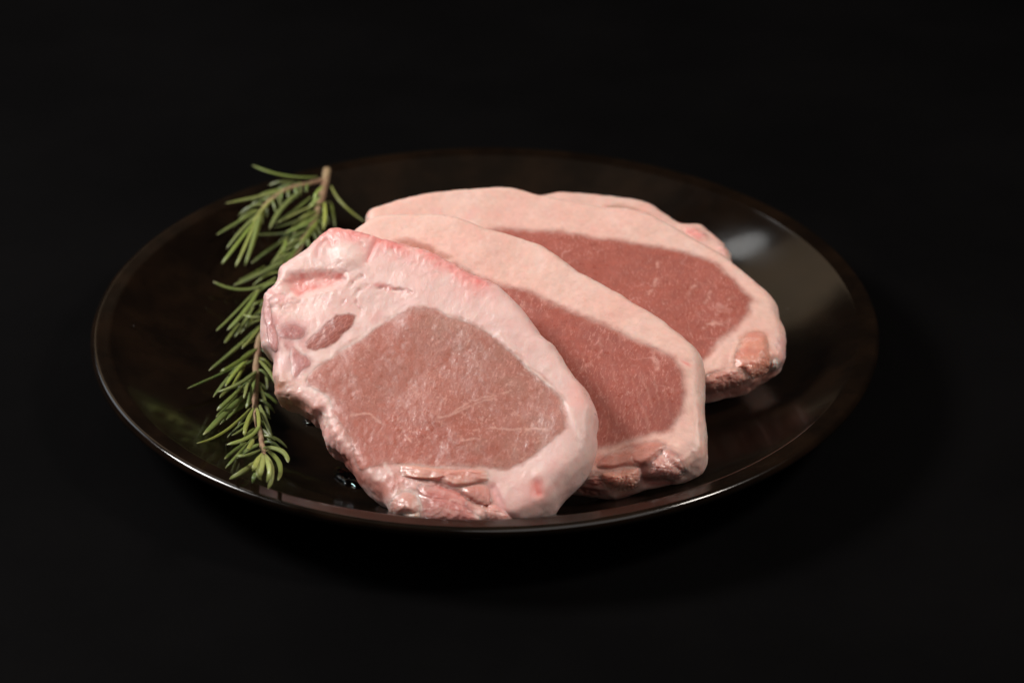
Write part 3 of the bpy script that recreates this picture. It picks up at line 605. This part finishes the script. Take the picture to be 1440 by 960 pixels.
def colors_d(x, y, z, f):
    wx, wy = warp(x, y, z, 0.5, 3.0, 305)
    col = colors_fat_warm(x, y, z, 310)*0.93; lean = np.zeros(len(x))
    S = lambda k, w: stroke_mask(wx, wy, f[k], w)
    col = blend(col, S('ridge', 1.3)*.7, (0.40, 0.22, 0.15))
    col = blend(col, S('pink', 2.0)*.8, (0.76, 0.30, 0.28)); col = blend(col, S('pink2', 1.5)*.5, PINK)
    return col, lean

def make_chop(key, T, K, NF, NE, colorf, label, seed, plugs, relief, rag, label_parts=None, p=3.0, noise_amp=1.0):
    d = D[key]; f = d['f']; a, b = d['a'], d['b']
    c = np.array(d['c']); e1, e2, n = (np.array(d[k]) for k in ('e1', 'e2', 'n'))
    root = bpy.data.objects.new('pork_chop', None)
    scene.collection.objects.link(root)
    from mathutils import Matrix
    M = np.eye(4); M[:3, 0] = e1; M[:3, 1] = e2; M[:3, 2] = n
    if np.linalg.det(M[:3, :3]) < 0: raise RuntimeError('left-handed chop frame')
    M[:3, 3] = c*MM
    root.matrix_world = Matrix(M.tolist())
    tag(root, label, 'pork chop', 'raw pork chops fanned on the plate')
    O = catmull(d['out'], K)
    r = np.linalg.norm(O, axis=1); u = O/r[:, None]
    e = T*0.5*0.92
    NB = 18
    rows = []
    for s in np.linspace(0, 1, NF+1)[1:]:
        rows.append(((r-e)*s, np.full(K, T/2), 0.0))
    for ps in np.linspace(0, math.pi, NE+2)[1:-1]:
        off = e*abs(math.sin(ps))**(2/p); w = T/2*np.sign(math.cos(ps))*abs(math.cos(ps))**(2/p)
        rows.append((r-e+off, np.full(K, w), ps))
    for s in np.linspace(1, 0, NB+1)[:-1]:
        rows.append(((r-e)*s, np.full(K, -T/2), math.pi))
    nr = len(rows)
    rad = np.array([q[0] for q in rows]); w = np.array([q[1] for q in rows]); ps = np.repeat(np.array([q[2] for q in rows])[:, None], K, 1)
    xy = rad[..., None]*u[None]
    P = np.concatenate([xy, w[..., None]], -1).reshape(-1, 3)
    sn = np.sin(ps).ravel(); cs = np.cos(ps).ravel()
    U = np.repeat(u[None], nr, 0).reshape(-1, 2)
    N = np.stack([U[:, 0]*sn, U[:, 1]*sn, cs], -1)
    x, y, z = P.T
    edge = np.clip(1-(np.repeat(r[None], nr, 0).ravel()-np.hypot(x, y))/9.0, 0, 1)
    side = sn
    disp = 0.9*fbm(x, y, z, 30, 2, seed) + 0.17*fbm(x, y, z, 7, 3, seed+3) + noise_amp*(0.045*fbm(x, y, z, 1.8, 3, seed+6))
    disp += side*(0.40*fbm(x, y, z*0.6, 11, 2, seed+8)+0.10*fbm(x, y, z, 2.5, 2, seed+10))
    xv, yv = x-z*a, y-z*b
    for kind, name, h, wd in relief:
        if kind == 'n': disp += h*stroke_mask(xv+.5*fbm(x, y, z, 2.5, 2, 91), yv+.5*fbm(x, y, z, 2.5, 2, 92), f[name], wd)*np.clip(.5+1.1*fbm(x, y, z, 3, 2, 93), 0, 1)
        elif kind == 'e': disp += h*stroke_mask(xv, yv, f[name]+f[name][:1], wd)*np.clip(.6+.8*fbm(x, y, z, 6, 2, 95), 0, 1)
        elif kind == 's': disp += h*stroke_mask(xv, yv, f[name], wd)
        else: disp += h*region_mask(xv, yv, f[name], wd)
    for name, wd, amp, sc in rag:
        mk = stroke_mask(xv, yv, f[name], wd)
        disp += mk*amp*(fbm(x, y, z, sc, 3, seed+20, 0.6)+0.4*np.abs(fbm(x, y, z, sc*0.5, 2, seed+25)))
    P = P + N*disp[:, None]
    x, y, z = P.T
    xv, yv = x-z*a, y-z*b
    col, lean = colorf(xv, yv, z*0.4, f)
    top = P[:K].mean(0); bot = P[-K:].mean(0)
    V = np.vstack([P, [top], [bot]])*MM
    me = mesh_from_grid('fat_body', V, nr, K)
    me.flip_normals()
    set_color(me, np.vstack([col, col[:1], col[-1:]]), np.r_[lean, lean[0], lean[-1]])
    body = link('fat_body', me, MEAT, root)
    # height of the visible surface along the slanted viewing axis, for seating the muscles
    cell = 0.6
    lo = np.array([xv.min(), yv.min()])-3; nx = int((xv.max()-lo[0]+3)/cell)+1; ny = int((yv.max()-lo[1]+3)/cell)+1
    W = np.full((nx, ny), -99.0)
    vis = (N[:, 2] > -0.6)
    np.maximum.at(W, (((xv-lo[0])/cell).astype(int)[vis], ((yv-lo[1])/cell).astype(int)[vis]), z[vis])
    for _ in range(4):
        bad = W < -90
        Q = np.where(bad, 0, W); C = (~bad).astype(float)
        sq = sum(np.roll(Q, s, ax) for s in (1, -1) for ax in (0, 1)); sc = sum(np.roll(C, s, ax) for s in (1, -1) for ax in (0, 1))
        W = np.where(bad & (sc > 0), sq/np.maximum(sc, 1), W)
    def sample(px, py):
        gx = np.clip((px-lo[0])/cell-0.5, 0, nx-2); gy = np.clip((py-lo[1])/cell-0.5, 0, ny-2)
        i = gx.astype(int); j = gy.astype(int); fx = gx-i; fy = gy-j
        v = W[i, j]*(1-fx)*(1-fy)+W[i+1, j]*fx*(1-fy)+W[i, j+1]*(1-fx)*fy+W[i+1, j+1]*fx*fy
        return np.where(v < -90, -T/2, v)
    for pname, feat, KP, NP, lift, rho, plabel in plugs:
        O2 = catmull(f[feat], KP); ctr = O2.mean(0); L = O2-ctr
        S = np.r_[np.linspace(0, 1, NP+1)[1:], [0.96, 0.7, 0.3]]
        kind = np.r_[np.zeros(NP), np.ones(3)]
        px = ctr[0]+S[:, None]*L[None, :, 0]; py = ctr[1]+S[:, None]*L[None, :, 1]
        rr = np.linalg.norm(L, axis=1)
        dist = (1-S[:, None])*rr[None]
        px = px.ravel(); py = py.ravel(); dist = dist.ravel(); kd = np.repeat(kind, KP)
        w0 = sample(px, py)
        fine = 0.03*fbm(px, py, 0*px, 1.6, 3, seed+40)
        if lift > 0.5: fine = fine+0.26*fbm(px, py, 0*px, 5.5, 3, seed+43)*smooth01(dist/1.5)-0.14*smooth01((1-np.abs(fbm(px*.35+py*.15, py*1.2, 0*px, 4.5, 2, seed+47))-.6)/.4)*smooth01(dist/1.2)
        pil = lift*(1-np.exp(-(dist/rho)**2))-0.12*np.exp(-(dist/0.5)**2)
        wz = np.where(kd > 0, w0-3.5, w0+pil+fine)
        if np.cross(O2[1]-O2[0], O2[2]-O2[1]).sum() == 0: pass
        Pp = np.stack([px+wz*a, py+wz*b, wz], -1)
        nrow = len(S)
        area2 = np.sum(L[:, 0]*np.roll(L[:, 1], -1)-L[:, 1]*np.roll(L[:, 0], -1))
        cz = sample(ctr[:1], ctr[1:])[0]+lift
        V = np.vstack([Pp, [[ctr[0]+cz*a, ctr[1]+cz*b, cz], [ctr[0]+(cz-4-lift)*a, ctr[1]+(cz-4-lift)*b, cz-4-lift]]])*MM
        mp = mesh_from_grid(pname, V, nrow, KP)
        if area2 > 0: mp.flip_normals()
        cc, ll = colorf(np.r_[px, ctr[0], ctr[0]], np.r_[py, ctr[1], ctr[1]], np.r_[wz, cz, cz]*0.4, f)
        if pname == 'meat_flap':
            qx = np.r_[px, ctr[0], ctr[0]]; qy = np.r_[py, ctr[1], ctr[1]]
            s1 = smooth01((fbm(qx*.35+qy*.2, qy*1.3, 0*qx, 2.4, 3, seed+51)-.15)/.5)
            s2 = smooth01((fbm(qx*.4, qy*1.1, 0*qx, 3.5, 3, seed+53)-.15)/.5)
            cc = blend(cc, s2*.30, (0.50, 0.16, 0.14)); cc = blend(cc, s1*.32, (0.76, 0.48, 0.43)); ll = ll*.35
        set_color(mp, cc, ll)
        o = link(pname, mp, WET if pname in ('meat_flap', 'fat_knob') else MEAT, root)
        if plabel: o['label'] = plabel
    area0 = np.sum(O[:, 0]*np.roll(O[:, 1], -1)-O[:, 1]*np.roll(O[:, 0], -1))
    if area0 < 0: me.flip_normals()
    return root

make_chop('a', 15.0, 960, 170, 46, colors_a,
    'frontmost pork chop, its whole cut face showing, fat edge tinted red along the top', 400,
    [('lean_eye', 'eye', 640, 120, 0.14, 3.0, None),
     ('side_muscle', 'oval', 160, 30, 0.25, 2.0, 'small dark red oval muscle'),
     ('side_muscle', 'mA', 120, 20, 0.2, 1.5, None), ('side_muscle', 'mS', 140, 14, 0.2, 1.2, None),
     ('side_muscle', 'mB', 110, 18, 0.2, 1.5, None),
     ('meat_flap', 'flapB', 220, 40, 1.0, 3.0, None), ('meat_flap', 'flapC', 220, 36, 0.9, 2.5, None), ('meat_flap', 'flapA', 260, 36, 1.3, 2.0, None),
     ('fat_knob', 'knob', 140, 26, 1.8, 2.2, None), ('fat_knob', 'nub', 110, 20, 1.3, 1.4, None)],
    [('e', 'eye', -.08, 1.2), ('r', 'recess', -1.6, 2.0), ('r', 'lump', 1.0, 2.5), ('n', 'slit', -.9, .8), ('n', 'slit2', -0.7, .9), ('n', 'slit3', -0.5, .8), ('n', 'slit4', -.4, .7),
     ('s', 'vfold', -0.5, .8), ('s', 'redspot', -0.9, 1.6), ('s', 'flapline2', -1.0, .9), ('s', 'fatlobe', -0.9, 1.4), ('s', 'membrane', -.8, 1.5), ('s', 'eyerim', .25, .7), ('s', 'brown2', -.9, 1.6), ('s', 'redtop2', -.5, .9)],
    [('membrane', 5, .7, 5), ('brown', 5, .6, 4.5), ('pinkL', 5, 0.6, 3.5), ('lowred', 4, .4, 5), ('redtop', 4, 0.3, 2.4), ('flapB', 4, .4, 4), ('recess', 4, .22, 3)])
make_chop('b', 14.5, 820, 130, 40, colors_b,
    'second pork chop, directly behind the frontmost one, with a wide peach fat cap', 500,
    [('lean_eye', 'eye', 520, 90, 0.12, 3.0, None),
     ('meat_flap', 'flapD', 120, 20, 0.8, 2.0, None), ('meat_flap', 'flapC', 180, 30, .9, 2.0, None), ('meat_flap', 'flapA', 200, 30, 1.3, 2.2, None), ('meat_flap', 'flapB', 160, 30, 1.8, 2.2, None)],
    [('e', 'eye', -.12, 1.2), ('s', 'darkgap', -1.6, 1.2), ('s', 'memb1', .6, .9), ('s', 'memb2', -.7, .9), ('s', 'red1', -.4, .6)],
    [('flapC', 4, .45, 4.5), ('lowfat', 4, .3, 4), ('flapD', 4, .4, 4)], noise_amp=1.3)
make_chop('c', 14.5, 820, 120, 38, colors_c,
    'third pork chop, lying behind the second, with an orange-pink flap at its right end', 600,
    [('lean_eye', 'eye', 520, 80, 0.12, 3.0, None),
     ('meat_flap', 'flapB', 170, 26, 1.0, 2.2, None), ('meat_flap', 'flapA', 170, 26, 1.2, 2.4, None), ('fat_knob', 'nub', 80, 14, 1.0, 1.2, None)],
    [('e', 'eye', -.12, 1.2), ('s', 'memb1', .5, .8), ('s', 'memb2', .6, .9), ('s', 'lowred', -.5, 2)],
    [('sidepurple', 4, .5, 4), ('flapB', 5, .45, 4.5), ('lowred', 4, .4, 4)], noise_amp=1.3)
make_chop('d', 13.0, 420, 60, 24, colors_d,
    'rearmost pork chop, only a sliver of its fat edge showing past the third', 700,
    [], [('s', 'ridge', -1.2, 1.0), ('s', 'pink', .6, 2.0)], [('pink', 5, .9, 4), ('pink2', 4, .8, 3)])

# ------------------------------------------------------------------ rosemary
rng = np.random.default_rng(7)
root = bpy.data.objects.new('rosemary_sprig', None)
scene.collection.objects.link(root)
base = np.array(D['stem'][9])*MM
root.location = (base[0], base[1], 0.0)
tag(root, 'green rosemary sprig lying on the plate left of the pork chops', 'herb')
off = np.array([base[0], base[1], 0.0])

def tube(pts, radii, sides=10, n=60, bumps=0.0, seed=0):
    p = catmull(pts, n, False)
    rr = np.interp(np.linspace(0, 1, n), np.linspace(0, 1, len(radii)), radii)
    tan = np.gradient(p, axis=0); tan /= np.linalg.norm(tan, axis=1, keepdims=True)
    up = np.array([0, 0, 1.0]); a1 = np.cross(tan, up); a1 /= np.linalg.norm(a1, axis=1, keepdims=True); a2 = np.cross(a1, tan)
    th = np.linspace(0, 2*np.pi, sides, endpoint=False)
    ring = p[:, None]+rr[:, None, None]*(np.cos(th)[None, :, None]*a1[:, None]+np.sin(th)[None, :, None]*a2[:, None])
    V = ring.reshape(-1, 3)
    if bumps:
        V = V + bumps*np.stack([fbm(*(V.T), 1.6, 2, seed+k) for k in range(3)], -1)
    return np.vstack([V, p[:1]-tan[:1]*0.2, p[-1:]+tan[-1:]*0.2]), n, sides

for nm, pts, rad, lab in (('stem', D['stem'], [1.5, 1.35, 1.1, 1.1, 1.15, 1.25, 1.15, 1.05, 1.0, .8], None),
                     ('side_shoot', D['br'], [.9, .75, .7, .7, .55], None), ('side_shoot', D['br2'], [.9, .8, .7, .5], None)):
    V, n_, s_ = tube(pts, rad, 12, 90, 0.18, 3)
    me = mesh_from_grid(nm, V*MM-off, n_, s_)
    link(nm, me, STEM, root)

def leaf(ctrl, hw, tone, i):
    b, m, tp = (np.array(q) for q in ctrl)
    n = 15
    s = np.linspace(0, 1, n)[:, None]
    mid = 2*m-0.5*(b+tp)
    p = (1-s)**2*b+2*s*(1-s)*mid+s*s*tp
    p[:, 2] = np.maximum(p[:, 2], plate_z(np.hypot(p[:, 0], p[:, 1]))+0.9)
    tan = np.gradient(p, axis=0); tan /= np.linalg.norm(tan, axis=1, keepdims=True)
    up = np.array([rng.uniform(-.5, .3), rng.uniform(-.8, .1), 1.0])
    a1 = np.cross(tan, up); a1 /= np.linalg.norm(a1, axis=1, keepdims=True); a2 = np.cross(a1, tan)
    s1 = s[:, 0]
    prof = (0.62+0.38*smooth01(s1/0.25))*np.sqrt(np.clip(1-((s1-0.80)/0.205).clip(0, 1)**2.4, 0.03, 1))*(1-0.18*smooth01((s1-.5)/.5))
    prof *= 0.63*(1+0.05*np.sin(s1*17+i))
    S = 12
    th = np.linspace(0, 2*np.pi, S, endpoint=False)
    cx = np.cos(th); cz = np.sin(th)*0.62
    cz = cz - 0.22*np.exp(-((th-np.pi/2)/0.35)**2)          # groove along the upper face
    cz = cz + 0.20*np.exp(-((th-3*np.pi/2)/0.30)**2)         # rolled underside
    V = p[:, None]+hw*prof[:, None, None]*(cx[None, :, None]*a1[:, None]+cz[None, :, None]*a2[:, None])
    V = np.vstack([V.reshape(-1, 3), p[:1]-tan[:1]*.2, p[-1:]+tan[-1:]*.12])
    me = mesh_from_grid('leaf', V*MM-off, n, S)
    dark = np.array([0.030, 0.056, 0.012]); pale = np.array([0.33, 0.375, 0.085])
    cb = dark+(pale-dark)*tone**1.1; cb = cb*rng.uniform(.85, 1.15)*np.array([rng.uniform(.85, 1.12), 1.0, rng.uniform(.8, 1.5)])
    ss = np.repeat(s1, S)
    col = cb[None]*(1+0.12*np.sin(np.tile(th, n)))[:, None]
    tipm = smooth01((ss-0.93)/0.07)*0.65
    col = col+tipm[:, None]*(np.array([0.42, 0.40, 0.22])-col)
    bm = smooth01((0.12-ss)/0.12)*0.5
    col = col+bm[:, None]*(np.array([0.30, 0.30, 0.12])-col)
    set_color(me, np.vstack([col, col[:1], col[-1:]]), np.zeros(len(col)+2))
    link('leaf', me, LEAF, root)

for i, (ctrl, hw, tone) in enumerate(D['leaves']):
    leaf(ctrl, hw, tone, i)
# shorter needles underneath in opposite pairs along the stem, shade put into darker colour
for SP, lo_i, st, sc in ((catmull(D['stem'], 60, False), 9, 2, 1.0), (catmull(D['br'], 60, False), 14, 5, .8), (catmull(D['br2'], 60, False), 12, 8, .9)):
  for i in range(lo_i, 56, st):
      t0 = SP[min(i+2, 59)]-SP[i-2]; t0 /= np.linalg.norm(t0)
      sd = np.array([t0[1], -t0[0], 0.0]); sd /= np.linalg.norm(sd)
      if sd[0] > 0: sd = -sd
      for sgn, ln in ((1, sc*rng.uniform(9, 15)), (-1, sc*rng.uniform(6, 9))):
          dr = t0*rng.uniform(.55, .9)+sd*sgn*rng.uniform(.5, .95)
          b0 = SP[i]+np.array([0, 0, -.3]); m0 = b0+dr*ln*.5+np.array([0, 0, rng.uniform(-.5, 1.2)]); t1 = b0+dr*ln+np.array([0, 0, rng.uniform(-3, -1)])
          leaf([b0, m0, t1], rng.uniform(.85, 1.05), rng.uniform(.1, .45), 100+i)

# ------------------------------------------------------------------ meat juice on the plate
def puddle(cx, cy, L, Wd, ang, h, label, seed):
    K, NR = 90, 14
    th = np.linspace(0, 2*np.pi, K, endpoint=False)
    rr = 1+0.22*fbm(np.cos(th)*2, np.sin(th)*2, 0*th+seed, 1.3, 2, seed)
    S = np.linspace(0, 1, NR+1)[1:]
    lx = S[:, None]*(np.cos(th)*rr)[None]*L; ly = S[:, None]*(np.sin(th)*rr)[None]*Wd
    ca, sa = math.cos(ang), math.sin(ang)
    X = cx+lx*ca-ly*sa; Y = cy+lx*sa+ly*ca
    hz = h*(1-S[:, None]**4)+0*X
    Zp = plate_z(np.hypot(X, Y))
    topv = np.stack([X, Y, Zp+0.05+hz], -1).reshape(-1, 3)
    botv = np.stack([X[::-1], Y[::-1], Zp[::-1]-0.12], -1).reshape(-1, 3)
    zc = float(plate_z(math.hypot(cx, cy)))
    V = np.vstack([topv, botv, [[cx, cy, zc+.05+h], [cx, cy, zc-.12]]])*MM
    me = mesh_from_grid('juice_puddle', V, 2*NR, K)
    me.flip_normals()
    tag(link('juice_puddle', me, JUICE), label, 'liquid', 'meat juice on the plate')
puddle(-43, -80, 8.5, 4.5, -1.05, 1.5, 'wet film of clear meat juice under the lower left edge of the frontmost chop', 1)
puddle(-58, -43, 3.2, 1.8, -0.5, 0.6, 'small drop of meat juice between the rosemary tip and the frontmost chop', 2)
puddle(50, -88, 9, 3.5, 0.5, 0.8, 'streak of meat juice in front of the lower edge of the second chop', 3)
puddle(79, -27, 7, 3.5, 0.4, 0.8, 'thin pool of meat juice below the right end of the third chop', 4)
